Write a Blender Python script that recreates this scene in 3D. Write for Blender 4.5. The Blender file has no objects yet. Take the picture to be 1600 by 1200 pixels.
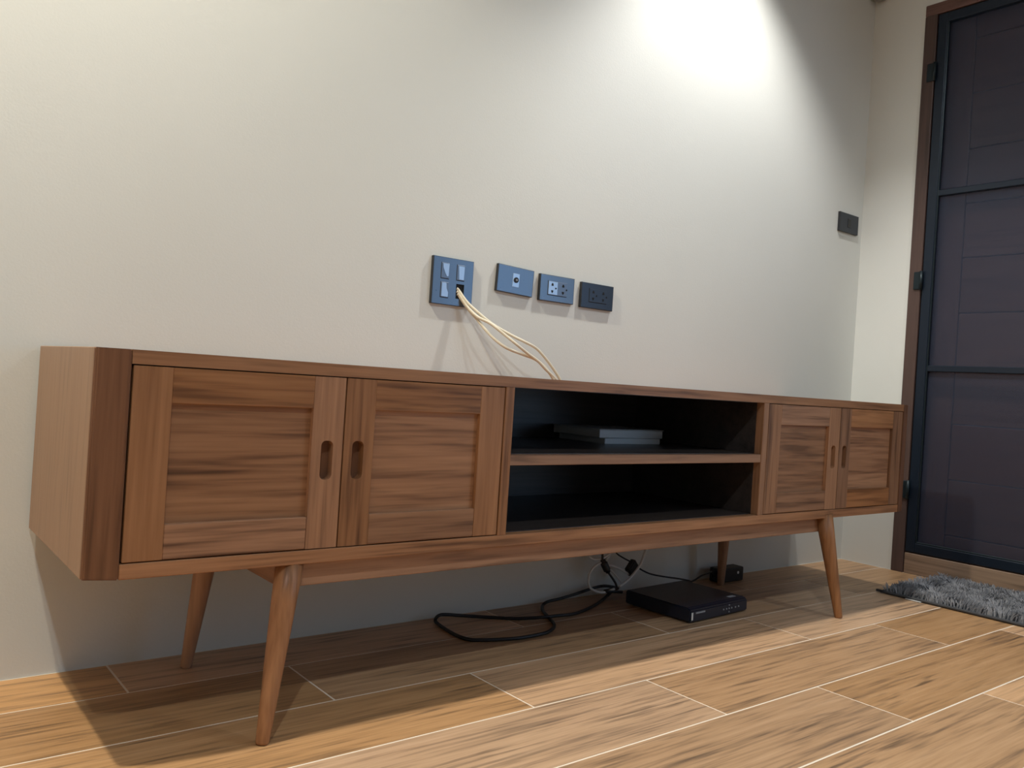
import bpy, bmesh, math, random
from mathutils import Vector, Matrix

random.seed(7)
S = bpy.context.scene
COL = S.collection

# ------------------------------------------------------------------ camera
CX, CY, CZ = -0.3863, -1.7280, 0.5873
YAW, PITCH, ROLL, FPX = 0.6705, 0.0008, 0.0641, 1314.53
fw = Vector((math.sin(YAW) * math.cos(PITCH), math.cos(YAW) * math.cos(PITCH), math.sin(PITCH)))
r0 = Vector((math.cos(YAW), -math.sin(YAW), 0.0))
u0 = r0.cross(fw)
rt = r0 * math.cos(ROLL) + u0 * math.sin(ROLL)
up = -r0 * math.sin(ROLL) + u0 * math.cos(ROLL)
cam = bpy.data.cameras.new('camera')
cam.sensor_width = 36.0
cam.lens = 36.0 * FPX / 1600.0
cam.clip_start = 0.02
cam_o = bpy.data.objects.new('camera', cam)
m = Matrix.Identity(4)
for i in range(3):
    m[i][0], m[i][1], m[i][2] = rt[i], up[i], -fw[i]
m[0][3], m[1][3], m[2][3] = CX, CY, CZ
cam_o.matrix_world = m
COL.objects.link(cam_o)
S.camera = cam_o


def hit(px, py, axis, v):
    """a measured point: where the sight line of a photo pixel meets the plane axis = v"""
    d = fw + rt * ((px - 800) / FPX) - up * ((py - 600) / FPX)
    o = Vector((CX, CY, CZ))
    return o + d * ((v - o[axis]) / d[axis])


# ------------------------------------------------------------------ world, exposure
W = bpy.data.worlds.new('world')
W.use_nodes = True
W.node_tree.nodes['Background'].inputs[0].default_value = (0.55, 0.7, 1.0, 1)
W.node_tree.nodes['Background'].inputs[1].default_value = 0.05
S.world = W
S.view_settings.view_transform = 'Standard'
S.view_settings.look = 'None'
S.view_settings.gamma = 1.0
S.view_settings.use_curve_mapping = False
S.view_settings.exposure = 0.12
S.cycles.max_bounces = 6
S.cycles.diffuse_bounces = 3
S.cycles.glossy_bounces = 3
S.cycles.transparent_max_bounces = 6

# ------------------------------------------------------------------ downlights of the room (light only; the fittings are on the ceiling)
CEIL = 2.42
LAMPS = [  # x, y, watts, colour, half-angle, softness of the beam edge
    (-0.60, -0.38, 128, (1.0, 0.92, 0.74), 72, 0.4),
    (1.70, -0.38, 78, (1.0, 0.985, 0.945), 49, 0.62),
    (-0.70, -2.05, 51, (0.86, 0.96, 1.0), 84, 0.4),
    (1.80, -2.05, 25, (0.86, 0.96, 1.0), 84, 0.4),
]
for x, y, wt, c, ha, soft in LAMPS:
    l = bpy.data.lights.new('downlight_beam', 'SPOT')
    l.energy = wt
    l.color = c
    l.spot_size = math.radians(2 * ha)
    l.spot_blend = soft
    l.shadow_soft_size = 0.03
    o = bpy.data.objects.new('downlight_beam', l)
    o.location = (x, y, CEIL - 0.02)
    COL.objects.link(o)

# ------------------------------------------------------------------ node helpers
MATS = {}


def new_mat(name):
    mt = bpy.data.materials.new(name)
    mt.use_nodes = True
    nt = mt.node_tree
    b = nt.nodes['Principled BSDF']
    MATS[name] = mt
    return mt, nt, b


def N(nt, typ, **kw):
    n = nt.nodes.new(typ)
    for k, v in kw.items():
        setattr(n, k, v)
    return n


def plain(name, col, rough=0.5, metal=0.0, spec=0.5, bump=0.0, bscale=200):
    mt, nt, b = new_mat(name)
    b.inputs['Base Color'].default_value = (*col, 1)
    b.inputs['Roughness'].default_value = rough
    b.inputs['Metallic'].default_value = metal
    b.inputs['Specular IOR Level'].default_value = spec
    tc = N(nt, 'ShaderNodeTexCoord')
    no = N(nt, 'ShaderNodeTexNoise')
    no.inputs['Scale'].default_value = bscale
    nt.links.new(tc.outputs['Object'], no.inputs['Vector'])
    # slight procedural variation in roughness on every plain surface
    mr = N(nt, 'ShaderNodeMapRange')
    mr.inputs[3].default_value = max(0, rough - 0.05)
    mr.inputs[4].default_value = min(1, rough + 0.05)
    nt.links.new(no.outputs['Fac'], mr.inputs[0])
    nt.links.new(mr.outputs[0], b.inputs['Roughness'])
    if bump:
        bp = N(nt, 'ShaderNodeBump')
        bp.inputs['Strength'].default_value = bump
        bp.inputs['Distance'].default_value = 0.002
        nt.links.new(no.outputs['Fac'], bp.inputs['Height'])
        nt.links.new(bp.outputs[0], b.inputs['Normal'])
    return mt


def wood(name, axis, dark, mid, light, rough=0.42, streak=1.0, vary=0.16, spec=0.4, broad=10.0, fine=150.0, along=1.2, dash=0.45, dashf=70.0):
    """grain running along the object's own axis; every piece gets its own cut of the wood"""
    mt, nt, b = new_mat(name)
    L = nt.links.new
    tc = N(nt, 'ShaderNodeTexCoord')
    oi = N(nt, 'ShaderNodeObjectInfo')
    mul = N(nt, 'ShaderNodeMath', operation='MULTIPLY')
    mul.inputs[1].default_value = 37.0
    L(oi.outputs['Random'], mul.inputs[0])
    add = N(nt, 'ShaderNodeVectorMath', operation='ADD')
    L(tc.outputs['Object'], add.inputs[0])
    L(mul.outputs[0], add.inputs[1])

    def layer(s_along, s_across, detail, dist=0.0):
        sc = [s_across] * 3
        sc[axis] = s_along
        mp = N(nt, 'ShaderNodeMapping')
        mp.inputs['Scale'].default_value = sc
        L(add.outputs[0], mp.inputs['Vector'])
        no = N(nt, 'ShaderNodeTexNoise')
        no.inputs['Scale'].default_value = 1.0
        no.inputs['Detail'].default_value = detail
        no.inputs['Distortion'].default_value = dist
        L(mp.outputs[0], no.inputs['Vector'])
        return no.outputs['Fac']
    a = layer(along, broad, 2, 0.6)
    f = layer(along * 5, fine, 2)
    s = layer(along * 2.2, broad * 5, 3, 0.3)
    mx = N(nt, 'ShaderNodeMix', data_type='FLOAT')
    mx.inputs[0].default_value = 0.55
    L(a, mx.inputs[2])
    L(s, mx.inputs[3])
    mx2 = N(nt, 'ShaderNodeMix', data_type='FLOAT')
    mx2.inputs[0].default_value = 0.30
    L(mx.outputs[0], mx2.inputs[2])
    L(f, mx2.inputs[3])
    rp = N(nt, 'ShaderNodeValToRGB')
    e = rp.color_ramp.elements
    k = 0.13 / streak
    e[0].position = 0.5 - k * 1.25
    e[0].color = (*dark, 1)
    e[1].position = 0.5 + k
    e[1].color = (*light, 1)
    em = e.new(0.5 - 0.2 * k)
    em.color = (*mid, 1)
    L(mx2.outputs[0], rp.inputs[0])
    # sparse short dark pores and streaks, gathered in patches
    ds = layer(along * 4.0, dashf, 2, 0.15)
    pm = layer(along * 1.6, broad * 0.7, 2)
    r1 = N(nt, 'ShaderNodeMapRange')
    r1.inputs[1].default_value = 0.53
    r1.inputs[2].default_value = 0.70
    L(ds, r1.inputs[0])
    r2 = N(nt, 'ShaderNodeMapRange')
    r2.inputs[1].default_value = 0.40
    r2.inputs[2].default_value = 0.66
    r2.inputs[3].default_value = 0.15
    L(pm, r2.inputs[0])
    mm = N(nt, 'ShaderNodeMath', operation='MULTIPLY')
    L(r1.outputs[0], mm.inputs[0])
    L(r2.outputs[0], mm.inputs[1])
    m3 = N(nt, 'ShaderNodeMath', operation='MULTIPLY')
    m3.inputs[1].default_value = dash
    m3.use_clamp = True
    L(mm.outputs[0], m3.inputs[0])
    mc = N(nt, 'ShaderNodeMix', data_type='RGBA')
    L(m3.outputs[0], mc.inputs[0])
    L(rp.outputs[0], mc.inputs[6])
    mc.inputs[7].default_value = (dark[0] * 0.6, dark[1] * 0.6, dark[2] * 0.6, 1)
    # each board a little lighter or darker than its neighbour
    mr = N(nt, 'ShaderNodeMapRange')
    mr.inputs[3].default_value = 1 - vary
    mr.inputs[4].default_value = 1 + vary
    L(oi.outputs['Random'], mr.inputs[0])
    wn = N(nt, 'ShaderNodeTexWhiteNoise', noise_dimensions='1D')
    L(oi.outputs['Random'], wn.inputs['W'])
    mr2 = N(nt, 'ShaderNodeMapRange')
    mr2.inputs[3].default_value = 1 - vary * 0.8
    mr2.inputs[4].default_value = 1 + vary * 0.5
    L(wn.outputs['Value'], mr2.inputs[0])
    hs = N(nt, 'ShaderNodeHueSaturation')
    L(mr.outputs[0], hs.inputs['Value'])
    L(mr2.outputs[0], hs.inputs['Saturation'])
    L(mc.outputs[2], hs.inputs['Color'])
    L(hs.outputs[0], b.inputs['Base Color'])
    b.inputs['Roughness'].default_value = rough
    b.inputs['Specular IOR Level'].default_value = spec
    bp = N(nt, 'ShaderNodeBump')
    bp.inputs['Strength'].default_value = 0.12
    bp.inputs['Distance'].default_value = 0.0015
    L(f, bp.inputs['Height'])
    L(bp.outputs[0], b.inputs['Normal'])
    return mt


# ------------------------------------------------------------------ materials
def wall_mat():
    mt, nt, b = new_mat('wall_paint')
    L = nt.links.new
    tc = N(nt, 'ShaderNodeTexCoord')
    n1 = N(nt, 'ShaderNodeTexNoise')
    n1.inputs['Scale'].default_value = 1.3
    n1.inputs['Detail'].default_value = 3
    L(tc.outputs['Object'], n1.inputs['Vector'])
    rp = N(nt, 'ShaderNodeValToRGB')
    rp.color_ramp.elements[0].position = 0.3
    rp.color_ramp.elements[0].color = (0.695, 0.702, 0.665, 1)
    rp.color_ramp.elements[1].position = 0.7
    rp.color_ramp.elements[1].color = (0.73, 0.737, 0.705, 1)
    L(n1.outputs['Fac'], rp.inputs[0])
    L(rp.outputs[0], b.inputs['Base Color'])
    b.inputs['Roughness'].default_value = 0.6
    b.inputs['Specular IOR Level'].default_value = 0.25
    n2 = N(nt, 'ShaderNodeTexNoise')
    n2.inputs['Scale'].default_value = 260
    n2.inputs['Detail'].default_value = 2
    L(tc.outputs['Object'], n2.inputs['Vector'])
    n3 = N(nt, 'ShaderNodeTexNoise')
    n3.inputs['Scale'].default_value = 14
    L(tc.outputs['Object'], n3.inputs['Vector'])
    ad = N(nt, 'ShaderNodeMath', operation='ADD')
    L(n2.outputs['Fac'], ad.inputs[0])
    L(n3.outputs['Fac'], ad.inputs[1])
    bp = N(nt, 'ShaderNodeBump')
    bp.inputs['Strength'].default_value = 0.10
    bp.inputs['Distance'].default_value = 0.002
    L(ad.outputs[0], bp.inputs['Height'])
    L(bp.outputs[0], b.inputs['Normal'])
    return mt


M_wall = wall_mat()
M_front = plain('unseen_wall_grey', (0.27, 0.30, 0.34), 0.7)  # grey assumed for the unseen wall, to darken and cool the bounce
M_plate_dim = plain('plate_dim_reflection', (0.065, 0.075, 0.092), 0.32, 0.85)  # darker plate copy: the missing window reflection is put into the colour
M_ceil = plain('ceiling_paint', (0.78, 0.77, 0.74), 0.7, bump=0.05)
M_grout = plain('grout', (0.84, 0.74, 0.62), 0.85, bump=0.2, bscale=400)
TK = ((0.112, 0.047, 0.021), (0.325, 0.154, 0.072), (0.435, 0.218, 0.106))
M_tx = wood('teak_along_x', 0, *TK, broad=14, dash=0.6)
M_ty = wood('teak_along_y', 1, *TK)
M_tz = wood('teak_along_z', 2, *TK)
M_teak_shade = wood('teak_shade_toned', 2, (0.085, 0.036, 0.018), (0.175, 0.080, 0.042), (0.225, 0.108, 0.058), vary=0.04)  # darker teak copy: shade on angled posts and pull recesses put into colour
M_side = wood('teak_side_veneer', 2, (0.30, 0.165, 0.09), (0.345, 0.20, 0.115), (0.37, 0.22, 0.13), streak=0.7, vary=0.02)
M_inner = wood('dark_bay_tone', 0, (0.024, 0.019, 0.017), (0.042, 0.033, 0.030), (0.056, 0.043, 0.038), rough=0.34, spec=0.5)  # darkness of the bays put into the colour of their inner faces
FL = ((0.18, 0.112, 0.068), (0.52, 0.306, 0.155), (0.64, 0.392, 0.214))
M_plank = wood('wood_look_tile', 0, *FL, rough=0.42, streak=0.95, vary=0.19, broad=15.0, fine=190, along=1.5, spec=0.35, dash=0.8, dashf=95)
M_riser = wood('wood_look_tile_riser', 1, (0.11, 0.07, 0.045), (0.27, 0.175, 0.115), (0.34, 0.225, 0.15), rough=0.45, streak=0.95, vary=0.08, broad=11.0, fine=120, along=1.0, spec=0.35)
RD = ((0.070, 0.034, 0.028), (0.135, 0.068, 0.055), (0.17, 0.088, 0.070))
M_jamb = wood('red_brown_door_frame', 2, (0.045, 0.027, 0.023), (0.078, 0.047, 0.040), (0.10, 0.06, 0.05), rough=0.5, streak=0.7, vary=0.05)
M_dz = wood('red_brown_door_stile', 2, *RD, rough=0.4, streak=0.7, vary=0.05)
M_dy = wood('red_brown_door_board', 1, *RD, rough=0.4, streak=0.7, vary=0.08)
M_steel = plain('navy_painted_steel', (0.007, 0.015, 0.030), 0.4, 0.3)
M_hinge = plain('hinge_steel', (0.012, 0.022, 0.028), 0.35, 0.4)
M_plate = plain('gunmetal_plate', (0.155, 0.185, 0.225), 0.30, 0.85)
M_plate_side = plain('plate_edge_black', (0.02, 0.021, 0.024), 0.45)
M_insert = plain('gunmetal_insert', (0.17, 0.19, 0.225), 0.34, 0.85)
M_film = plain('blue_grey_film', (0.42, 0.50, 0.60), 0.30, 0.6)
M_hole = plain('black_void', (0.004, 0.004, 0.005), 0.8)
M_white_cable = plain('cream_cable', (0.78, 0.71, 0.56), 0.45)
M_grey_cable = plain('grey_cable', (0.62, 0.62, 0.61), 0.5)
M_black = plain('black_rubber', (0.010, 0.010, 0.011), 0.5)
M_blackbox = plain('black_plastic', (0.008, 0.012, 0.026), 0.38)
M_sticker = plain('white_sticker', (0.75, 0.75, 0.73), 0.5)
M_mark = plain('pale_print', (0.30, 0.31, 0.34), 0.5)
M_card = plain('white_card', (0.72, 0.73, 0.74), 0.4)
M_card_edge = plain('white_card_inner', (0.55, 0.56, 0.57), 0.5)
M_mat_base = plain('grey_mat_backing', (0.06, 0.062, 0.07), 0.9)
M_sensor = plain('grey_sensor', (0.30, 0.31, 0.30), 0.6)
M_trimring = plain('white_trim', (0.8, 0.8, 0.8), 0.4)


def pile_mat():
    mt, nt, b = new_mat('grey_shag_pile')
    L = nt.links.new
    ge = N(nt, 'ShaderNodeTexCoord')
    no = N(nt, 'ShaderNodeTexNoise')
    no.inputs['Scale'].default_value = 35
    L(ge.outputs['Object'], no.inputs['Vector'])
    rp = N(nt, 'ShaderNodeValToRGB')
    rp.color_ramp.elements[0].color = (0.15, 0.155, 0.175, 1)
    rp.color_ramp.elements[1].color = (0.31, 0.315, 0.34, 1)
    L(no.outputs['Fac'], rp.inputs[0])
    L(rp.outputs[0], b.inputs['Base Color'])
    b.inputs['Roughness'].default_value = 0.85
    b.inputs['Specular IOR Level'].default_value = 0.15
    return mt


M_pile = pile_mat()


def mesh_screen_mat():
    """fine woven insect screen: half thread, half open"""
    mt, nt, b = new_mat('insect_screen')
    L = nt.links.new
    b.inputs['Base Color'].default_value = (0.042, 0.060, 0.108, 1)
    b.inputs['Metallic'].default_value = 0.3
    b.inputs['Roughness'].default_value = 0.45
    tr = N(nt, 'ShaderNodeBsdfTransparent')
    tc = N(nt, 'ShaderNodeTexCoord')
    no = N(nt, 'ShaderNodeTexNoise')
    no.inputs['Scale'].default_value = 900
    L(tc.outputs['Object'], no.inputs['Vector'])
    mr = N(nt, 'ShaderNodeMapRange')
    mr.inputs[3].default_value = 0.30
    mr.inputs[4].default_value = 0.42
    L(no.outputs['Fac'], mr.inputs[0])
    mx = N(nt, 'ShaderNodeMixShader')
    L(mr.outputs[0], mx.inputs[0])
    L(tr.outputs[0], mx.inputs[1])
    L(b.outputs[0], mx.inputs[2])
    L(mx.outputs[0], nt.nodes['Material Output'].inputs['Surface'])
    return mt


M_screen = mesh_screen_mat()


def emit(name, col, strength):
    mt, nt, b = new_mat(name)
    b.inputs['Base Color'].default_value = (0.05, 0.05, 0.05, 1)
    b.inputs['Emission Color'].default_value = (*col, 1)
    b.inputs['Emission Strength'].default_value = strength
    return mt


M_daylit = emit('daylit_pane', (0.40, 0.66, 1.0), 2.3)
M_lens = emit('lamp_lens', (1.0, 0.9, 0.75), 6.0)

# ------------------------------------------------------------------ mesh helpers (world coordinates in, object placed at its own centre)
ORG = {}


def obj(name, bm, mat, parent=None, smooth=False, at=None):
    bmesh.ops.recalc_face_normals(bm, faces=bm.faces)
    if at is None:
        lo = Vector((1e9,) * 3)
        hi = Vector((-1e9,) * 3)
        for v in bm.verts:
            for i in range(3):
                lo[i] = min(lo[i], v.co[i])
                hi[i] = max(hi[i], v.co[i])
        at = (lo + hi) / 2
    at = Vector(at)
    bmesh.ops.translate(bm, verts=bm.verts, vec=-at)
    me = bpy.data.meshes.new(name)
    bm.to_mesh(me)
    bm.free()
    mats = mat if isinstance(mat, (list, tuple)) else [mat]
    for q in mats:
        me.materials.append(q)
    if smooth:
        for p in me.polygons:
            p.use_smooth = True
    o = bpy.data.objects.new(name, me)
    ORG[o] = at
    COL.objects.link(o)
    if parent:
        o.parent = parent
        o.location = at - ORG[parent]
    else:
        o.location = at
    return o


def empty(name, loc):
    o = bpy.data.objects.new(name, None)
    o.location = loc
    o.empty_display_size = 0.05
    COL.objects.link(o)
    ORG[o] = Vector(loc)
    return o


def tag(o, label, cat=None, group=None, kind=None):
    o['label'] = label
    if cat:
        o['category'] = cat
    if group:
        o['group'] = group
    if kind:
        o['kind'] = kind
    return o


def add_box(bm, lo, hi, bevel=0.0, seg=1):
    v = [bm.verts.new((x, y, z)) for x in (lo[0], hi[0]) for y in (lo[1], hi[1]) for z in (lo[2], hi[2])]
    fs = []
    for q in ((0, 1, 3, 2), (4, 6, 7, 5), (0, 4, 5, 1), (2, 3, 7, 6), (0, 2, 6, 4), (1, 5, 7, 3)):
        fs.append(bm.faces.new([v[i] for i in q]))
    if bevel:
        es = list({e for f in fs for e in f.edges})
        bmesh.ops.bevel(bm, geom=es, offset=bevel, segments=seg, affect='EDGES', profile=0.6)


def box(lo, hi, bevel=0.0, seg=1):
    bm = bmesh.new()
    add_box(bm, lo, hi, bevel, seg)
    return bm


def prism(pts, vec, bevel=0.0, seg=2):
    """polygon (list of 3D points) pushed along vec"""
    bm = bmesh.new()
    a = [bm.verts.new(p) for p in pts]
    b = [bm.verts.new(Vector(p) + Vector(vec)) for p in pts]
    bm.faces.new(a)
    bm.faces.new(list(reversed(b)))
    n = len(pts)
    for i in range(n):
        bm.faces.new((a[i], a[(i + 1) % n], b[(i + 1) % n], b[i]))
    if bevel:
        bmesh.ops.bevel(bm, geom=list(bm.edges), offset=bevel, segments=seg, affect='EDGES')
    return bm


def stadium(cx, cz, w, h, n=8):
    r = w / 2
    p = []
    for k in range(n + 1):
        a = math.pi * k / n
        p.append((cx + r * math.cos(a), cz + h / 2 - r + r * math.sin(a)))
    for k in range(n + 1):
        a = math.pi + math.pi * k / n
        p.append((cx + r * math.cos(a), cz - h / 2 + r + r * math.sin(a)))
    return p


def rrect(cx, cz, w, h, r, n=4):
    p = []
    for sx, sz, a0 in ((1, 1, 0), (-1, 1, 90), (-1, -1, 180), (1, -1, 270)):
        for k in range(n + 1):
            a = math.radians(a0 + 90 * k / n)
            p.append((cx + sx * (w / 2 - r) + r * math.cos(a), cz + sz * (h / 2 - r) + r * math.sin(a)))
    return p


def plate_with_holes(outer, holes, y0, y1):
    """board in the xz plane with openings cut right through; front at y0, back at y1"""
    bm = bmesh.new()
    es = []
    for lp in [outer] + holes:
        vs = [bm.verts.new((p[0], y0, p[1])) for p in lp]
        for i in range(len(vs)):
            es.append(bm.edges.new((vs[i], vs[(i + 1) % len(vs)])))
    bmesh.ops.triangle_fill(bm, use_beauty=True, use_dissolve=False, edges=es)
    r = bmesh.ops.extrude_face_region(bm, geom=list(bm.faces))
    bmesh.ops.translate(bm, verts=[g for g in r['geom'] if isinstance(g, bmesh.types.BMVert)], vec=(0, y1 - y0, 0))
    # close the front again (extrude moved the fill)
    vs0 = [v for v in bm.verts if abs(v.co.y - y0) < 1e-7]
    if not any(all(abs(v.co.y - y0) < 1e-7 for v in f.verts) for f in bm.faces):
        e0 = [e for e in bm.edges if all(abs(v.co.y - y0) < 1e-7 for v in e.verts)]
        bmesh.ops.triangle_fill(bm, use_beauty=True, use_dissolve=False, edges=e0)
    return bm


def spline(pts, n=8):
    """Catmull-Rom through pts"""
    P = [Vector(p) for p in pts]
    P = [P[0] * 2 - P[1]] + P + [P[-1] * 2 - P[-2]]
    out = []
    for i in range(1, len(P) - 2):
        a, b, c, d = P[i - 1], P[i], P[i + 1], P[i + 2]
        for k in range(n):
            t = k / n
            out.append(0.5 * ((2 * b) + (c - a) * t + (2 * a - 5 * b + 4 * c - d) * t * t + (3 * b - a - 3 * c + d) * t ** 3))
    out.append(P[-2])
    return out


def add_tube(bm, path, rad, seg=8):
    """swept round section; rad may be a list"""
    n = len(path)
    R = rad if isinstance(rad, (list, tuple)) else [rad] * n
    t = (path[1] - path[0]).normalized()
    ref = Vector((0, 0, 1)) if abs(t.z) < 0.9 else Vector((1, 0, 0))
    nrm = t.cross(ref).normalized()
    rings = []
    for i in range(n):
        t = (path[min(i + 1, n - 1)] - path[max(i - 1, 0)]).normalized()
        nrm = (nrm - t * nrm.dot(t)).normalized()
        bn = t.cross(nrm)
        rings.append([bm.verts.new(path[i] + (nrm * math.cos(2 * math.pi * k / seg) + bn * math.sin(2 * math.pi * k / seg)) * R[i]) for k in range(seg)])
    for i in range(n - 1):
        for k in range(seg):
            bm.faces.new((rings[i][k], rings[i][(k + 1) % seg], rings[i + 1][(k + 1) % seg], rings[i + 1][k]))
    bm.faces.new(list(reversed(rings[0])))
    bm.faces.new(rings[-1])


def tube(path, rad, seg=8):
    bm = bmesh.new()
    add_tube(bm, path, rad, seg)
    return bm


def cyl(p0, p1, r0_, r1_=None, seg=24):
    p0, p1 = Vector(p0), Vector(p1)
    return tube([p0, p1], [r0_, r0_ if r1_ is None else r1_], seg)


# ================================================================== THE ROOM
XL, XR, YB, YF_ = -2.60, 2.651, 0.0, -4.00
TH = 0.15
fl = tag(obj('floor', box((XL - TH, YF_ - TH, -0.06), (XR + TH, YB + TH, -0.0006)), M_grout),
         'floor of long brown wood-look tiles with pale grout lines', kind='structure')
tile_cache = {}


def plank(x0, x1, y0, y1):
    w, d = round(x1 - x0, 4), round(y1 - y0, 4)
    key = (w, d)
    loc = Vector(((x0 + x1) / 2, (y0 + y1) / 2, -0.003))
    if key not in tile_cache:
        o = obj('plank', box((x0, y0, -0.006), (x1, y1, 0.0), 0.0004), M_plank, fl)
        tile_cache[key] = o.data
    else:
        o = bpy.data.objects.new('plank', tile_cache[key])
        COL.objects.link(o)
        o.parent = fl
        o.location = loc - ORG[fl]
        ORG[o] = loc


G = 0.0040
row = 0
y1 = -0.0035
while y1 > YF_ + 0.02:
    y0 = -0.1600 if row == 0 else max(y1 - 0.1995, YF_)
    off = 0.036 + 0.299 * row
    x = off - 0.905 * math.ceil((off - XL) / 0.905)
    while x < XR:
        a, b_ = max(x + G / 2, XL), min(x + 0.905 - G / 2, XR - 0.003)
        if b_ - a > 0.02:
            plank(a, b_, y0, y1)
        x += 0.905
    y1 = y0 - G
    row += 1

tag(obj('wall_back', box((XL - TH, 0, -0.05), (XR + TH, TH, CEIL + 0.1)), M_wall),
    'off-white painted wall behind the low cabinet', kind='structure')
tag(obj('wall_left', box((XL - TH, YF_ - TH, -0.05), (XL, 0, CEIL + 0.1)), M_wall),
    'off-white painted wall at the far left end of the room', kind='structure')
tag(obj('wall_front', box((XL, YF_ - TH, -0.05), (XR + TH, YF_, CEIL + 0.1)), M_front),
    'unseen wall facing the cabinet, grey to cool the bounced light', kind='structure')
# right wall with the doorway and a daylit window
DY0, DY1, DZ = -0.200, -1.195, 2.068       # outside of the door frame
WY0, WY1, WZ0, WZ1 = -1.72, -3.15, 0.45, 2.05
bm = bmesh.new()
for y0, y1_, z0, z1 in ((DY0, 0, -0.05, CEIL + 0.1), (DY1, DY0, DZ, CEIL + 0.1), (WY0, DY1, -0.05, CEIL + 0.1),
                        (WY1, WY0, -0.05, WZ0), (WY1, WY0, WZ1, CEIL + 0.1), (YF_, WY1, -0.05, CEIL + 0.1)):
    add_box(bm, (XR, y0, z0), (XR + TH, y1_, z1))
tag(obj('wall_right', bm, M_wall), 'narrow strip of off-white wall between the corner and the dark door', kind='structure')
ce = tag(obj('ceiling', box((XL - TH, YF_ - TH, CEIL), (XR + TH, TH, CEIL + 0.1)), M_ceil), 'plain white ceiling', kind='structure')
for x, y, wt, c, ha, soft in LAMPS:
    p = spline([(x + 0.055 * math.cos(a * math.pi / 8), y + 0.055 * math.sin(a * math.pi / 8), CEIL - 0.002) for a in range(17)], 1)
    obj('downlight_trim', tube(p, 0.006, 6), M_trimring, ce, True)
    obj('downlight_lens', cyl((x, y, CEIL - 0.001), (x, y, CEIL + 0.003), 0.045), M_lens, ce)
# window
wi = tag(empty('window_1', (XR + 0.07, (WY0 + WY1) / 2, WZ0)), 'daylit window in the right wall beyond the door', kind='structure')
fwid = 0.05
for a, b_ in (((XR + 0.03, WY1, WZ0), (XR + 0.1, WY0, WZ0 + fwid)), ((XR + 0.03, WY1, WZ1 - fwid), (XR + 0.1, WY0, WZ1)),
              ((XR + 0.03, WY1, WZ0), (XR + 0.1, WY1 + fwid, WZ1)), ((XR + 0.03, WY0 - fwid, WZ0), (XR + 0.1, WY0, WZ1)),
              ((XR + 0.03, (WY0 + WY1) / 2 - 0.025, WZ0), (XR + 0.1, (WY0 + WY1) / 2 + 0.025, WZ1))):
    obj('window_frame', box(a, b_, 0.003), M_steel, wi)
for y0, y1_ in ((WY1 + fwid, (WY0 + WY1) / 2 - 0.025), ((WY0 + WY1) / 2 + 0.025, WY0 - fwid)):
    obj('pane', box((XR + 0.062, y0, WZ0 + fwid), (XR + 0.068, y1_, WZ1 - fwid)), M_daylit, wi)

# ------------------------------------------------------------------ doorway
JW = 0.044
t1 = tag(empty('trim_1', (XR + 0.05, (DY0 + DY1) / 2, 0)), 'red-brown wooden door frame set in the right wall', kind='structure')
obj('post', box((XR - 0.006, DY0 - JW, 0.0), (XR + 0.13, DY0, DZ - 0.041), 0.002), M_jamb, t1)
obj('post', box((XR - 0.006, DY1, 0.0), (XR + 0.13, DY1 + JW, DZ - 0.041), 0.002), M_jamb, t1)
obj('header', box((XR - 0.006, DY1, DZ - 0.041), (XR + 0.13, DY0, DZ), 0.002), M_dy, t1)
OY0, OY1 = DY0 - JW, DY1 + JW
tag(obj('trim_2', box((XR - 0.001, OY1 + 0.001, 0.0), (XR + 0.13, OY0 - 0.001, 0.074), 0.0025), M_riser), 'brown wood-look tile step under the dark door', kind='structure')
# wooden door
WX = XR + 0.052
d1 = tag(empty('door_1', (WX, (OY0 + OY1) / 2, 0.078)), 'red-brown wooden door of wide horizontal boards behind the screen', kind='structure')
obj('stile', box((WX, OY0 - 0.112, 0.078), (WX + 0.04, OY0 - 0.002, DZ - 0.043), 0.002), M_dz, d1)
obj('stile', box((WX, OY1 + 0.002, 0.078), (WX + 0.04, OY1 + 0.112, DZ - 0.043), 0.002), M_dz, d1)
zs = [0.078, 0.152, 0.349, 0.547, 0.745, 0.943, 1.140, 1.335, 1.530, 1.728, 1.926, DZ - 0.043]
for a, b_ in zip(zs[:-1], zs[1:]):
    obj('board', box((WX + 0.004, OY1 + 0.1135, a + 0.0015), (WX + 0.036, OY0 - 0.1135, b_ - 0.0015), 0.002), M_dy, d1)
# steel screen door
SX0, SX1 = XR - 0.002, XR + 0.024
SZ0, SZ1 = 0.078, DZ - 0.044
d2 = tag(empty('door_2', (SX0, (OY0 + OY1) / 2, SZ0)), 'dark navy steel screen door with insect mesh and two cross bars', kind='structure')
sw = 0.034
A0, A1 = OY0 - 0.003, OY1 + 0.003
obj('frame_stile', box((SX0, A0 - sw, SZ0), (SX1, A0, SZ1), 0.002), M_steel, d2)
obj('frame_stile', box((SX0, A1, SZ0), (SX1, A1 + sw, SZ1), 0.002), M_steel, d2)
obj('frame_rail', box((SX0, A1 + sw, SZ0), (SX1, A0 - sw, SZ0 + 0.034), 0.002), M_steel, d2)
obj('frame_rail', box((SX0, A1 + sw, SZ1 - 0.034), (SX1, A0 - sw, SZ1), 0.002), M_steel, d2)
for z in (1.372, 0.741):
    obj('cross_bar', box((SX0 + 0.002, A1 + sw, z - 0.011), (SX1 - 0.002, A0 - sw, z + 0.011), 0.002), M_steel, d2)
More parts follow.
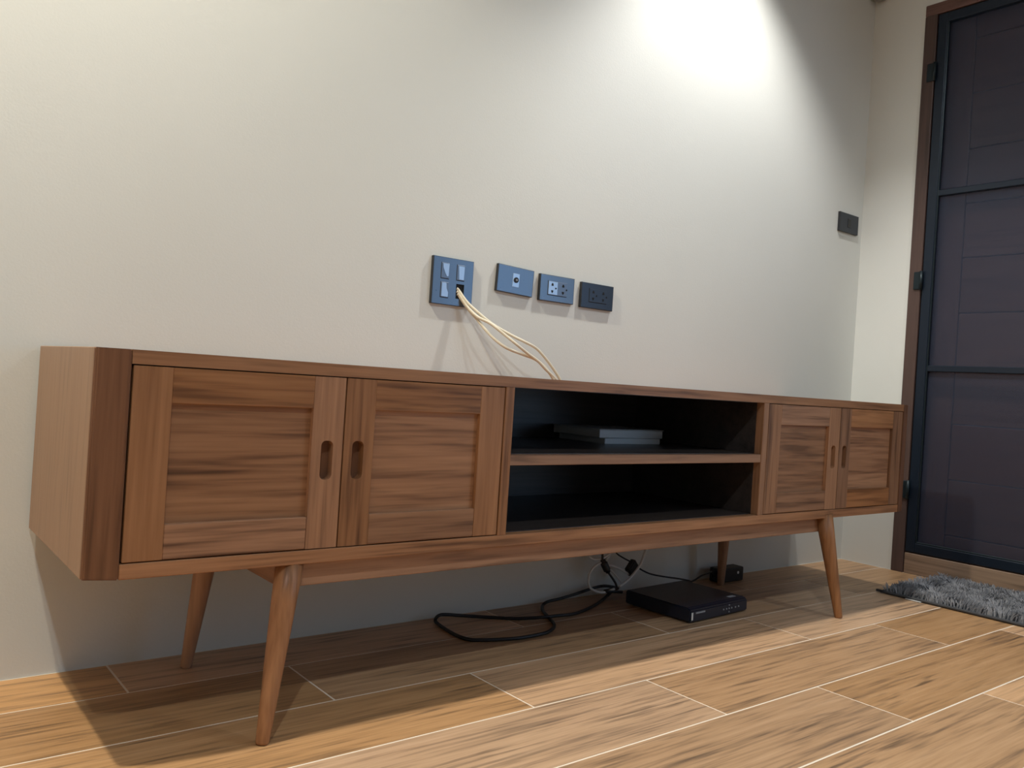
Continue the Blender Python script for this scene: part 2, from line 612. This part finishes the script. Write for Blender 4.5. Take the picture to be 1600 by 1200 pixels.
# thin retaining bead round the mesh
for a, b_ in (((SX0 + 0.001, A0 - sw - 0.005, SZ0 + 0.034), (SX0 + 0.010, A0 - sw, SZ1 - 0.034)),
              ((SX0 + 0.001, A1 + sw, SZ0 + 0.034), (SX0 + 0.010, A1 + sw + 0.005, SZ1 - 0.034)),
              ((SX0 + 0.001, A1 + sw, SZ0 + 0.034), (SX0 + 0.010, A0 - sw, SZ0 + 0.039))):
    obj('bead', box(a, b_, 0.0015), M_hinge, d2)
obj('insect_mesh', box((XR + 0.012, A1 + sw, SZ0 + 0.034), (XR + 0.0125, A0 - sw, SZ1 - 0.034)), M_screen, d2)
for z in (1.815, 1.058, 0.30):
    hg = obj('hinge', box((SX0 - 0.010, OY0 - 0.002, z - 0.032), (SX0, OY0 + 0.024, z + 0.032), 0.002), M_hinge, d2)
    obj('knuckle', cyl((SX0 - 0.010, OY0 - 0.004, z - 0.034), (SX0 - 0.010, OY0 - 0.004, z + 0.034), 0.006, seg=12), M_hinge, hg, True)

# ================================================================== THE CABINET
YF, YBK = -0.4545, -0.010
ZB, ZT, ZDB, ZDT = 0.2735, 0.6030, 0.2960, 0.5825
X = [-0.0651, 0.2728, 0.6102, 0.6325, 1.4452, 1.4672, 1.8089, 2.1599]
XO0, XO1 = -0.112, 2.197
cab = tag(empty('tv_cabinet', ((XO0 + XO1) / 2, -0.24, 0)), 'long low teak television cabinet with four panelled doors and an open middle', 'cabinet')
xa, xb = X[0] - 0.0015, X[7] + 0.0015
# top board with a cable hole near the wall, closed below by the dark bay sheet
HX0, HX1, HY0, HY1 = 1.075, 1.185, -0.125, -0.070
tb = plate_with_holes([(xa, YF), (xb, YF), (xb, YBK), (xa, YBK)], [[(HX0, HY0), (HX1, HY0), (HX1, HY1), (HX0, HY1)]], -ZT, -ZDT)
for v in tb.verts:
    v.co = Vector((v.co.x, v.co.z, -v.co.y))
obj('top_board', tb, M_tx, cab)
obj('bottom_board', box((xa, YF, ZB), (xb, YBK, ZDB), 0.0012), M_tx, cab)
# ends: chamfered front post and side panel
obj('corner_post', prism([(XO0, -0.4360, ZB), (XO0 + 0.003, -0.4385, ZB), (xa - 0.003, YF, ZB), (xa, YF, ZB), (xa, -0.43, ZB), (XO0, -0.43, ZB)], (0, 0, ZT - ZB), 0.0018), M_teak_shade, cab)
obj('corner_post', prism([(XO1, -0.4490, ZB), (XO1 - 0.003, -0.4505, ZB), (xb + 0.003, YF, ZB), (xb, YF, ZB), (xb, -0.43, ZB), (XO1, -0.43, ZB)], (0, 0, ZT - ZB), 0.0018), M_teak_shade, cab)
obj('side_panel', box((XO0, -0.4298, ZB), (xa, YBK, ZT), 0.001), M_side, cab)
obj('side_panel', box((xb, -0.4298, ZB), (XO1, YBK, ZT), 0.001), M_side, cab)
obj('divider', box((X[2] + 0.0012, YF, ZDB), (X[3], YBK, ZDT), 0.0008), M_tz, cab)
obj('divider', box((X[4], YF, ZDB), (X[5] - 0.0012, YBK, ZDT), 0.0008), M_tz, cab)
SHB, SHT = 0.4305, 0.4505
obj('shelf', box((X[3], YF + 0.002, SHB), (X[4], YBK - 0.010, SHT), 0.0008), M_tx, cab)
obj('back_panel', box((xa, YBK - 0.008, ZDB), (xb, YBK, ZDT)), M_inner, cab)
# thin dark sheets over the inside of the two open bays
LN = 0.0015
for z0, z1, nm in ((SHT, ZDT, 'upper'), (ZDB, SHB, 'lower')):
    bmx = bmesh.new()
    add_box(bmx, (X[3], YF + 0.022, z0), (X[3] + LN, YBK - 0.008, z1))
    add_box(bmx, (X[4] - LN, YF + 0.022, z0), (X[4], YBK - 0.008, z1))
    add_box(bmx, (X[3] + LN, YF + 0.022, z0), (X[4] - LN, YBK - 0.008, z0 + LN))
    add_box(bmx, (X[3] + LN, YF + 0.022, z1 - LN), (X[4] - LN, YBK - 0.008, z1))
    ln = obj('bay_inner_sheet', bmx, M_inner, cab)
    ln['label'] = 'dark inner faces of the %s open bay' % nm


def door(x0, x1, slot_left, n):
    """frame-and-panel door with a slot finger pull in one stile"""
    g = 0.0014
    x0, x1 = x0 + g, x1 - g
    z0, z1 = ZDB + 0.0018, ZDT - 0.0018
    sw_, rw = 0.0555, 0.0525
    yf = YF + 0.0008
    dr = obj('door', box((x0 + sw_ - 0.004, yf + 0.0085, z0 + rw - 0.004), (x1 - sw_ + 0.004, yf + 0.016, z1 - rw + 0.004)), M_tx, cab)
    obj('rail', box((x0 + sw_, yf, z1 - rw), (x1 - sw_, yf + 0.020, z1), 0.0007), M_tx, dr)
    obj('rail', box((x0 + sw_, yf, z0), (x1 - sw_, yf + 0.020, z0 + rw), 0.0014), M_tx, dr)
    for s in (0, 1):
        a, b_ = (x0, x0 + sw_) if s == 0 else (x1 - sw_, x1)
        if (s == 0) == slot_left:
            cx = a + 0.0265 if s == 0 else b_ - 0.0275
            hole = rrect(cx, 0.4432, 0.0215, 0.0645, 0.0085, 5)
            bmh = plate_with_holes([(a, z0), (b_, z0), (b_, z1), (a, z1)], [hole], yf, yf + 0.0165)
            obj('stile', bmh, M_tz, dr)
            obj('finger_pull', box((cx - 0.014, yf + 0.0166, 0.4432 - 0.036), (cx + 0.014, yf + 0.0215, 0.4432 + 0.036)), M_teak_shade, dr)  # back of the pull, recess shade put into its colour
        else:
            obj('stile', box((a, yf, z0), (b_, yf + 0.020, z1), 0.0007), M_tz, dr)
    return dr


door(X[0], X[1], False, 0)
door(X[1], X[2], True, 1)
door(X[5], X[6], False, 2)
door(X[6], X[7], True, 3)
# closet bodies behind the doors stay dark: the boards above already close them in

# under-frame and tapered splayed legs
RZ0, RZ1 = 0.232, ZB
LEG = [((0.155, -0.474, 0), (0.203, -0.430, ZB + 0.008)), ((1.806, -0.486, 0), (1.776, -0.440, ZB + 0.008)),
       ((0.160, -0.080, 0), (0.190, -0.095, ZB + 0.008)), ((1.806, -0.084, 0), (1.790, -0.098, ZB + 0.008))]
for p0, p1 in LEG:
    p0, p1 = Vector(p0), Vector(p1)
    path = [p0 + Vector((0, 0, 0.0)), p0.lerp(p1, 0.012), p0.lerp(p1, 0.25), p0.lerp(p1, 0.5), p0.lerp(p1, 0.75), p1]
    lg = obj('leg', tube(path, [0.0095, 0.0108, 0.0140, 0.0172, 0.0205, 0.0232], 24), M_tz, cab)
    for p in lg.data.polygons:
        p.use_smooth = abs(p.normal.z) < 0.8
obj('front_rail', box((0.205, -0.432, RZ0), (1.775, -0.410, RZ1 - 0.0005), 0.0015), M_tx, cab)
obj('back_rail', box((0.195, -0.108, RZ0), (1.785, -0.086, RZ1 - 0.0005), 0.0015), M_tx, cab)
obj('side_rail', box((0.186, -0.410, RZ0), (0.208, -0.108, RZ1 - 0.0005), 0.0015), M_ty, cab)
obj('side_rail', box((1.772, -0.410, RZ0), (1.794, -0.108, RZ1 - 0.0005), 0.0015), M_ty, cab)

# ------------------------------------------------------------------ two flat white boxes on the shelf
zs0 = SHT + LN
b1 = tag(obj('flat_box', box((1.134, -0.205, zs0), (1.342, -0.030, 0.4668), 0.001), M_card), 'lower, smaller white flat box on the cabinet shelf', 'box', 'flat white boxes on the shelf')
b2 = tag(empty('flat_box', (1.232, -0.11, 0.4668)), 'upper white flat box with an overhanging lid on the shelf', 'box', 'flat white boxes on the shelf')
obj('body', box((1.114, -0.205, 0.4672), (1.351, -0.028, 0.4876), 0.0022, 2), M_card, b2)
obj('lid', box((1.112, -0.207, 0.4878), (1.353, -0.026, 0.4898), 0.0008), M_card, b2)

# ------------------------------------------------------------------ wall plates
PT = 0.009


def wall_plate(cx, cz, w, h, name, label, cat, tilt=0.0, holes=None, group=None, mat=None):
    mat = mat or M_plate
    root = empty(name, (cx, 0, cz))
    tag(root, label, cat, group)
    obj('back_box', box((cx - w / 2, -0.0055, cz - h / 2), (cx + w / 2, -0.0003, cz + h / 2), 0.0008), M_plate_side, root)
    if holes:
        o = plate_with_holes([(cx - w / 2, cz - h / 2), (cx + w / 2, cz - h / 2), (cx + w / 2, cz + h / 2), (cx - w / 2, cz + h / 2)], holes, -PT, -0.0056)
        face = obj('face_plate', o, mat, root)
    else:
        face = obj('face_plate', box((cx - w / 2, -PT, cz - h / 2), (cx + w / 2, -0.0056, cz + h / 2), 0.0007), mat, root)
    # black rim that shows along the edges
    bmr = bmesh.new()
    e = 0.0008
    add_box(bmr, (cx - w / 2 - e, -PT - 0.0006, cz - h / 2 - e), (cx - w / 2 + e, -0.0003, cz + h / 2 + e))
    add_box(bmr, (cx - w / 2 - e, -PT + 0.0006, cz - h / 2 - e), (cx + w / 2 + e, -0.0003, cz - h / 2))
    add_box(bmr, (cx + w / 2, -PT + 0.0006, cz - h / 2 - e), (cx + w / 2 + e, -0.0003, cz + h / 2 + e))
    add_box(bmr, (cx - w / 2 - e, -PT + 0.0006, cz + h / 2), (cx + w / 2 + e, -0.0003, cz + h / 2 + e))
    obj('rim', bmr, M_plate_side, root)
    root.rotation_euler = (0, tilt, 0)
    return root, face


def poly(pts, y, t):
    return prism([(p[0], y, p[1]) for p in pts], (0, t, 0))


# four-gang plate with one opening left empty for the cables
AX, AZ = 0.7715, 0.8298
ra, fa = wall_plate(AX, AZ, 0.1185, 0.1135, 'wall_plate', 'square slate-blue plate with four openings and cream cables coming out', 'wall plate',
                    holes=[[(0.782, 0.790), (0.806, 0.790), (0.806, 0.8265), (0.782, 0.8265)]])
obj('open_hole', box((0.782, -0.0062, 0.790), (0.806, -0.0054, 0.8265)), M_hole, fa)
for (x0, x1, z0, z1), film in (((0.736, 0.759, 0.836, 0.8735), [(0.7395, 0.872), (0.758, 0.872), (0.757, 0.842), (0.7525, 0.841), (0.747, 0.849), (0.741, 0.862)]),
                               ((0.782, 0.805, 0.836, 0.8735), [(0.786, 0.8715), (0.8035, 0.8705), (0.803, 0.838), (0.789, 0.838), (0.788, 0.852)]),
                               ((0.737, 0.760, 0.790, 0.8265), [(0.7395, 0.825), (0.752, 0.825), (0.7535, 0.812), (0.7585, 0.802), (0.758, 0.7915), (0.7395, 0.7915)])):
    ins = obj('blank_insert', box((x0, -PT - 0.0008, z0), (x1, -PT + 0.001, z1), 0.0006), M_insert, fa)
    obj('film', poly(film, -PT - 0.0013, 0.0004), M_film, ins)
    bmg = bmesh.new()
    add_box(bmg, (x0 - 0.0012, -PT - 0.0003, z0 - 0.0012), (x0, -PT + 0.001, z1 + 0.0012))
    add_box(bmg, (x0, -PT - 0.0003, z0 - 0.0016), (x1, -PT + 0.001, z0))
    obj('gap_line', bmg, M_hole, ins)

# aerial socket plate, fixed a little crooked
rb, fb = wall_plate(0.9672, 0.8581, 0.118, 0.0685, 'socket_plate', 'slate-blue aerial socket plate with one round jack, next to the cables', 'wall plate', tilt=math.radians(2.3))
ins = obj('socket_insert', box((0.957, -PT - 0.0008, 0.8410), (0.979, -PT + 0.001, 0.8760), 0.0006), M_film, fb)
ring = [(0.968 + 0.0072 * math.cos(a * math.pi / 10), 0.8592 + 0.0072 * math.sin(a * math.pi / 10)) for a in range(20)]
obj('jack', poly(ring, -PT - 0.0030, 0.0024), M_black, ins)
obj('jack_pin', cyl((0.968, -PT - 0.0045, 0.8592), (0.968, -PT - 0.0028, 0.8592), 0.0026, seg=12), M_mark, ins)


def sockets(face, cx, cz, films):
    ins_ = obj('socket_insert', box((cx - 0.034, -PT - 0.0008, cz - 0.0185), (cx + 0.034, -PT + 0.001, cz + 0.0185), 0.0006), M_insert if films else M_plate_dim, face)
    if films:
        obj('film', box((cx - 0.0325, -PT - 0.0011, cz - 0.017), (cx - 0.001, -PT - 0.0007, cz + 0.0175)), M_film, ins_)
    for sx in (-0.0195, 0.0195):
        x_ = cx + sx
        obj('slot', poly([(x_ - 0.0035, cz + 0.006), (x_ + 0.0035, cz + 0.006), (x_ + 0.0035, cz + 0.010), (x_ + 0.0016, cz + 0.0135), (x_ - 0.0016, cz + 0.0135), (x_ - 0.0035, cz + 0.010)], -PT - 0.0014, 0.0007), M_hole, ins_)
        obj('slot', poly([(x_ - 0.0038, cz - 0.006), (x_ + 0.0038, cz - 0.006), (x_ + 0.0034, cz - 0.010), (x_, cz - 0.0140), (x_ - 0.0034, cz - 0.010)], -PT - 0.0014, 0.0007), M_hole, ins_)
        obj('earth_hole', poly([(x_ + 0.0125 + 0.0026 * math.cos(a * math.pi / 5), cz + 0.0026 * math.sin(a * math.pi / 5)) for a in range(10)], -PT - 0.0014, 0.0007), M_hole, ins_)
    bmg_ = bmesh.new()
    add_box(bmg_, (cx - 0.0355, -PT - 0.0003, cz - 0.0195), (cx - 0.034, -PT + 0.001, cz + 0.0195))
    add_box(bmg_, (cx - 0.034, -PT - 0.0003, cz - 0.0200), (cx + 0.034, -PT + 0.001, cz - 0.0185))
    obj('gap_line', bmg_, M_hole, ins_)


rc, fc = wall_plate(1.1121, 0.8530, 0.1215, 0.0690, 'socket_plate', 'slate-blue double power socket plate with a pale film on its left half', 'wall plate')
sockets(fc, 1.1130, 0.8540, True)
rd, fd = wall_plate(1.2637, 0.8501, 0.1230, 0.0685, 'socket_plate', 'dark double power socket plate, rightmost of the row above the cabinet', 'wall plate', mat=M_plate_dim)
sockets(fd, 1.2660, 0.8515, False)
re_, fe = wall_plate(2.5460, 1.2745, 0.128, 0.0690, 'switch_plate', 'small dark switch plate beside the room corner', 'wall plate', mat=M_plate_dim)
obj('rocker', box((2.536, -PT - 0.0016, 1.258), (2.556, -PT + 0.001, 1.292), 0.0008), M_plate_side, fe)


# ------------------------------------------------------------------ cream cables from the plate down to the cabinet top
def zpx(o, s, pts):
    return [(o[0] + a / s, o[1] + b / s) for a, b in pts]


CABLES = [
    ('cream cable from the square plate, topmost of the three strands', [(340, 372), (400, 455), (480, 530), (580, 610), (700, 680), (800, 730), (880, 775), (940, 840), (1000, 920), (1048, 985)], 0.0),
    ('cream cable from the square plate, middle of the three strands', [(338, 392), (400, 485), (470, 555), (560, 602), (660, 680), (740, 745), (820, 810), (890, 862), (950, 925), (1020, 985)], 0.006),
    ('cream cable from the square plate, lowest of the three strands', [(342, 410), (405, 500), (470, 575), (530, 650), (600, 720), (680, 775), (780, 815), (870, 850), (940, 905), (1000, 985)], -0.004),
]
for label, px, dd in CABLES:
    pts = []
    q = zpx((640, 370), 4.444, px)
    n = len(q)
    for i, (a, b_) in enumerate(q):
        t = i / (n - 1)
        dep = 0.006 + 0.085 * min(1, t * 1.9) ** 1.1 + dd * math.sin(math.pi * t)
        pts.append(hit(a, b_, 1, -dep))
    pts.insert(0, Vector((pts[0].x - 0.006, -0.0063, pts[0].z + 0.004)))
    # down through the cable hole in the cabinet top
    e = pts[-1]
    pts[-1] = Vector((e.x, e.y, ZT + 0.004))
    pts.append(Vector((e.x + 0.006, e.y, ZT - 0.008)))
    pts.append(Vector((e.x + 0.007, e.y, ZT - 0.0175)))
    tag(obj('cable', tube(spline(pts, 8), 0.0036, 8), M_white_cable, None, True), label, 'cable', 'cream cables over the cabinet')

# ------------------------------------------------------------------ set-top box on the floor
ang = math.radians(3.2)
sb = tag(empty('set_top_box', (1.4745, -0.222, 0)), 'flat black set-top box on the floor under the cabinet', 'set-top box')
ORG[sb] = Vector((0, 0, 0))   # its pieces are built about its own base


def local(o_bm, name, mat, parent=sb, smooth=False):
    return obj(name, o_bm, mat, parent, smooth)


hw, hd, hh = 0.1305, 0.110, 0.040
body = local(prism([(-hw, -hd, 0.004), (-hw, -hd + 0.001, 0.034), (-hw + 0.0, -hd + 0.012, hh), (-hw, hd, hh), (-hw, hd, 0.004)], (2 * hw, 0, 0), 0.003), 'body', M_blackbox)
local(box((-hw + 0.004, -hd - 0.0006, 0.010), (-hw + 0.010, -hd + 0.001, 0.029)), 'sticker', M_sticker)
local(box((-hw + 0.022, -hd - 0.0006, 0.0245), (-hw + 0.062, -hd + 0.001, 0.0285)), 'maker_mark', M_mark)
for sx, sz in ((0.030, 0.020), (0.042, 0.029), (0.042, 0.011), (0.054, 0.020), (0.042, 0.020), (0.072, 0.020), (0.087, 0.020), (0.016, 0.020)):
    local(poly([(sx + 0.0022 * math.cos(a * math.pi / 4), sz + 0.0022 * math.sin(a * math.pi / 4)) for a in range(8)], -hd - 0.0010, 0.002), 'button', M_mark)
local(box((hw - 0.055, -hd + 0.022, hh - 0.0005), (hw - 0.025, -hd + 0.034, hh + 0.0004)), 'top_label', M_mark)
for sx in (-1, 1):
    for sy in (-1, 1):
        local(cyl((sx * 0.11, sy * 0.09, 0.0), (sx * 0.11, sy * 0.09, 0.0055), 0.008, seg=12), 'foot', M_black)
sb.rotation_euler = (0, 0, ang)

# ------------------------------------------------------------------ black power cord looped on the floor
loop = [(1425, 92), (1400, 84), (1330, 75), (1250, 90), (1130, 130), (1000, 170), (900, 195), (862, 225), (865, 265), (905, 310), (940, 350), (948, 385), (900, 425), (800, 450), (680, 470), (550, 480),
        (400, 485), (300, 480), (200, 445), (100, 385), (50, 340), (70, 303), (120, 292), (250, 300), (450, 312), (650, 322), (850, 325), (950, 315), (1100, 285), (1220, 240), (1310, 185), (1385, 118), (1432, 92)]
pts = []
for i, q in enumerate(zpx((670, 900), 4.848, loop)):
    z = 0.0042
    p = hit(q[0], q[1], 2, z)
    if p.y > -0.045:
        p = hit(q[0], q[1], 1, -0.045)
    if 26 <= i <= 27 or 9 <= i <= 9:
        p.z += 0.004 if i > 20 else 0
    pts.append(p)
pts.append(Vector((1.300, -0.075, 0.030)))
pts.append(Vector((1.36, -0.085, 0.024)))
tag(obj('black_cable', tube(spline(pts, 6), 0.0042, 8), M_black, None, True), 'black cable looped on the floor beneath the cabinet', 'cable')

# ------------------------------------------------------------------ tangle hanging under the cabinet
YT = -0.060


def tangle(pxl, o, s, y0, y1_):
    q = zpx(o, s, pxl)
    return [hit(a, b_, 1, y0 + (y1_ - y0) * i / (len(q) - 1)) for i, (a, b_) in enumerate(q)]


Z4 = ((880, 840), 8.889)
g1 = tangle([(640, 150), (640, 250), (560, 330), (480, 370), (410, 430), (362, 520), (352, 610), (370, 690), (430, 735), (520, 765), (620, 750), (710, 712)], *Z4, -0.055, -0.080)
tag(obj('cable', tube(spline(g1, 6), 0.0036, 8), M_grey_cable, None, True), 'grey cable hanging in a round loop under the cabinet', 'cable', 'tangled cables under the cabinet')
g2 = tangle([(1165, 130), (1130, 230), (1085, 350), (1030, 440), (960, 530), (870, 615), (780, 685)], *Z4, -0.075, -0.10)
tag(obj('cable', tube(spline(g2, 6), 0.0042, 8), M_grey_cable, None, True), 'grey cable curving down to the left back corner of the black box', 'cable', 'tangled cables under the cabinet')
g3 = tangle([(600, 290), (625, 375), (690, 395), (780, 430), (860, 480), (930, 510), (960, 540)], *Z4, -0.06, -0.07)
tag(obj('cable', tube(spline(g3, 6), 0.0038, 8), M_grey_cable, None, True), 'short grey cable slanting between the two black plugs', 'cable', 'tangled cables under the cabinet')
g4 = tangle([(330, 190), (360, 262), (420, 300), (500, 300), (580, 270), (640, 225)], *Z4, -0.05, -0.06)
tag(obj('cable', tube(spline(g4, 6), 0.0034, 8), M_grey_cable, None, True), 'grey cable sagging just below the front rail of the cabinet', 'cable', 'tangled cables under the cabinet')
g5 = tangle([(645, 430), (700, 490), (760, 560), (800, 620)], *Z4, -0.06, -0.08)
tag(obj('cable', tube(spline(g5, 6), 0.0022, 8), M_grey_cable, None, True), 'thin grey cable beside the black plug lead', 'cable', 'tangled cables under the cabinet')
# plug lead
k1 = tangle([(545, 180), (550, 310), (580, 390), (625, 480), (680, 560), (725, 630), (745, 690)], *Z4, -0.058, -0.085)
pl = tag(empty('plug_lead', k1[3]), 'black plug with a short lead hanging under the cabinet', 'plug')
obj('lead', tube(spline(k1, 6), 0.0032, 8), M_black, pl, True)
ps = spline([k1[1], k1[2], k1[3]], 6)
obj('plug', tube(ps, [0.0075] * 3 + [0.0105] * (len(ps) - 5) + [0.007] * 2, 10), M_black, pl, True)
# inline adapter on its lead to the box
k2 = tangle([(700, 130), (745, 220), (850, 290), (960, 350), (990, 400)], *Z4, -0.058, -0.064)
k3 = tangle([(1050, 425), (1120, 465), (1200, 500), (1300, 525), (1450, 550), (1600, 570), (1760, 600)], *Z4, -0.064, -0.10)
ad = tag(empty('inline_adapter', k2[-1]), 'black inline adapter block on a thin black lead to the box', 'adapter')
c1, c2 = hit(*zpx(*Z4, [(1000, 345)])[0], 1, -0.064), hit(*zpx(*Z4, [(905, 495)])[0], 1, -0.070)
ax = (c2 - c1).normalized()
sd = Vector((0, 1, 0)).cross(ax).normalized()
hwid = 0.0150
obj('block', prism([c1 + sd * hwid + Vector((0, -0.010, 0)), c2 + sd * hwid + Vector((0, -0.010, 0)), c2 - sd * hwid + Vector((0, -0.010, 0)), c1 - sd * hwid + Vector((0, -0.010, 0))], (0, 0.020, 0), 0.003), M_black, ad)
obj('lead', tube(spline(k2, 6), 0.0022, 8), M_black, ad, True)
obj('lead', tube(spline([k2[-1]] + k3, 6), 0.0024, 8), M_black, ad, True)
# power brick by the rear leg
pb = tag(empty('power_brick', (1.895, -0.060, 0)), 'black power brick with a silver dot behind the far rear leg', 'adapter')
bmb = box((1.815, -0.075, 0.0005), (1.935, -0.030, 0.046), 0.006, 2)
obj('body', bmb, M_black, pb)
cd = hit(1153.3, 894.4, 1, -0.0752)
obj('silver_dot', cyl(cd + Vector((0, -0.0006, 0)), cd + Vector((0, 0.001, 0)), 0.0046, seg=14), M_sticker, pb)
k4 = [hit(1112, 893, 1, -0.062), hit(1105, 896, 1, -0.07), hit(1095, 900, 1, -0.08), hit(1086, 906, 1, -0.09), Vector((1.60, -0.10, 0.02))]
obj('strain_relief', tube([Vector((1.818, -0.055, 0.024)), Vector((1.80, -0.057, 0.026)), k4[0]], [0.010, 0.007, 0.0035], 10), M_black, pb, True)
obj('lead', tube(spline([k4[0]] + k4[1:], 6), 0.0026, 8), M_black, pb, True)

# ------------------------------------------------------------------ shaggy mat by the door
MX0, MX1, MY0, MY1 = 2.235, 2.628, -0.965, -0.385
mt_ = tag(empty('door_mat', ((MX0 + MX1) / 2, (MY0 + MY1) / 2, 0)), 'grey shaggy mat on the floor in front of the dark door', 'mat')
outl = rrect((MX0 + MX1) / 2, (MY0 + MY1) / 2, MX1 - MX0, MY1 - MY0, 0.018, 5)
obj('backing', prism([(p[0], p[1], 0.0004) for p in outl], (0, 0, 0.008), 0.002), M_mat_base, mt_)
bp_ = [Vector((p[0], p[1], 0.0062)) for p in outl]
obj('hem', tube(spline(bp_ + [bp_[0]], 2), 0.0045, 6), M_mat_base, mt_, True)
verts, faces = [], []
rnd = random.Random(3)
for i in range(9000):
    x = rnd.uniform(MX0 + 0.006, MX1 - 0.004)
    y = rnd.uniform(MY0 + 0.004, MY1 - 0.004)
    # clumps lean the same way
    cl = math.sin(x * 41 + math.sin(y * 33) * 2) + math.cos(y * 37 + math.sin(x * 29) * 2)
    a = cl * 1.3 + rnd.uniform(-0.9, 0.9)
    lean = rnd.uniform(0.006, 0.017)
    h = rnd.uniform(0.015, 0.026)
    w = rnd.uniform(0.0012, 0.0022)
    d = Vector((math.cos(a), math.sin(a), 0))
    s = Vector((-d.y, d.x, 0)) * w
    z0 = Vector((x, y, 0.007))
    z1 = z0 + d * lean * 0.35 + Vector((0, 0, h * 0.62))
    z2 = z0 + d * lean + Vector((0, 0, h))
    if not (MX0 - 0.003 < z2.x < MX1 + 0.006):
        continue
    k = len(verts)
    nb = d * w
    for c, f in ((z0, 1.0), (z1, 1.1), (z2, 0.5)):
        verts += [c + s * f, c - s * f * 0.5 + nb * f * 0.86, c - s * f * 0.5 - nb * f * 0.86]
    for lv in (0, 3):
        for j in range(3):
            faces.append((k + lv + j, k + lv + (j + 1) % 3, k + lv + 3 + (j + 1) % 3, k + lv + 3 + j))
    faces.append((k + 6, k + 7, k + 8))
me = bpy.data.meshes.new('pile')
me.from_pydata([v - ORG[mt_] for v in verts], [], faces)
me.materials.append(M_pile)
pile = bpy.data.objects.new('pile', me)
COL.objects.link(pile)
pile.parent = mt_
pile['kind'] = 'stuff'
obj('care_tag', box((MX0 - 0.010, -0.512, 0.0015), (MX0 + 0.004, -0.464, 0.0030)), M_sticker, mt_)

# ------------------------------------------------------------------ small sensor high in the corner
cs = tag(empty('corner_sensor', (2.612, -0.035, 2.14)), 'small grey sensor high up in the wall corner', 'sensor')
obj('housing', prism([(2.5900, -0.0015, 2.150), (2.6495, -0.0015, 2.150), (2.6495, -0.060, 2.150), (2.628, -0.060, 2.150), (2.590, -0.022, 2.150)], (0, 0, 0.09), 0.004), M_sensor, cs)
obj('lens', prism([(2.605, -0.010, 2.138), (2.643, -0.010, 2.138), (2.643, -0.048, 2.138), (2.632, -0.048, 2.138), (2.605, -0.020, 2.138)], (0, 0, 0.013), 0.003), M_sensor, cs)
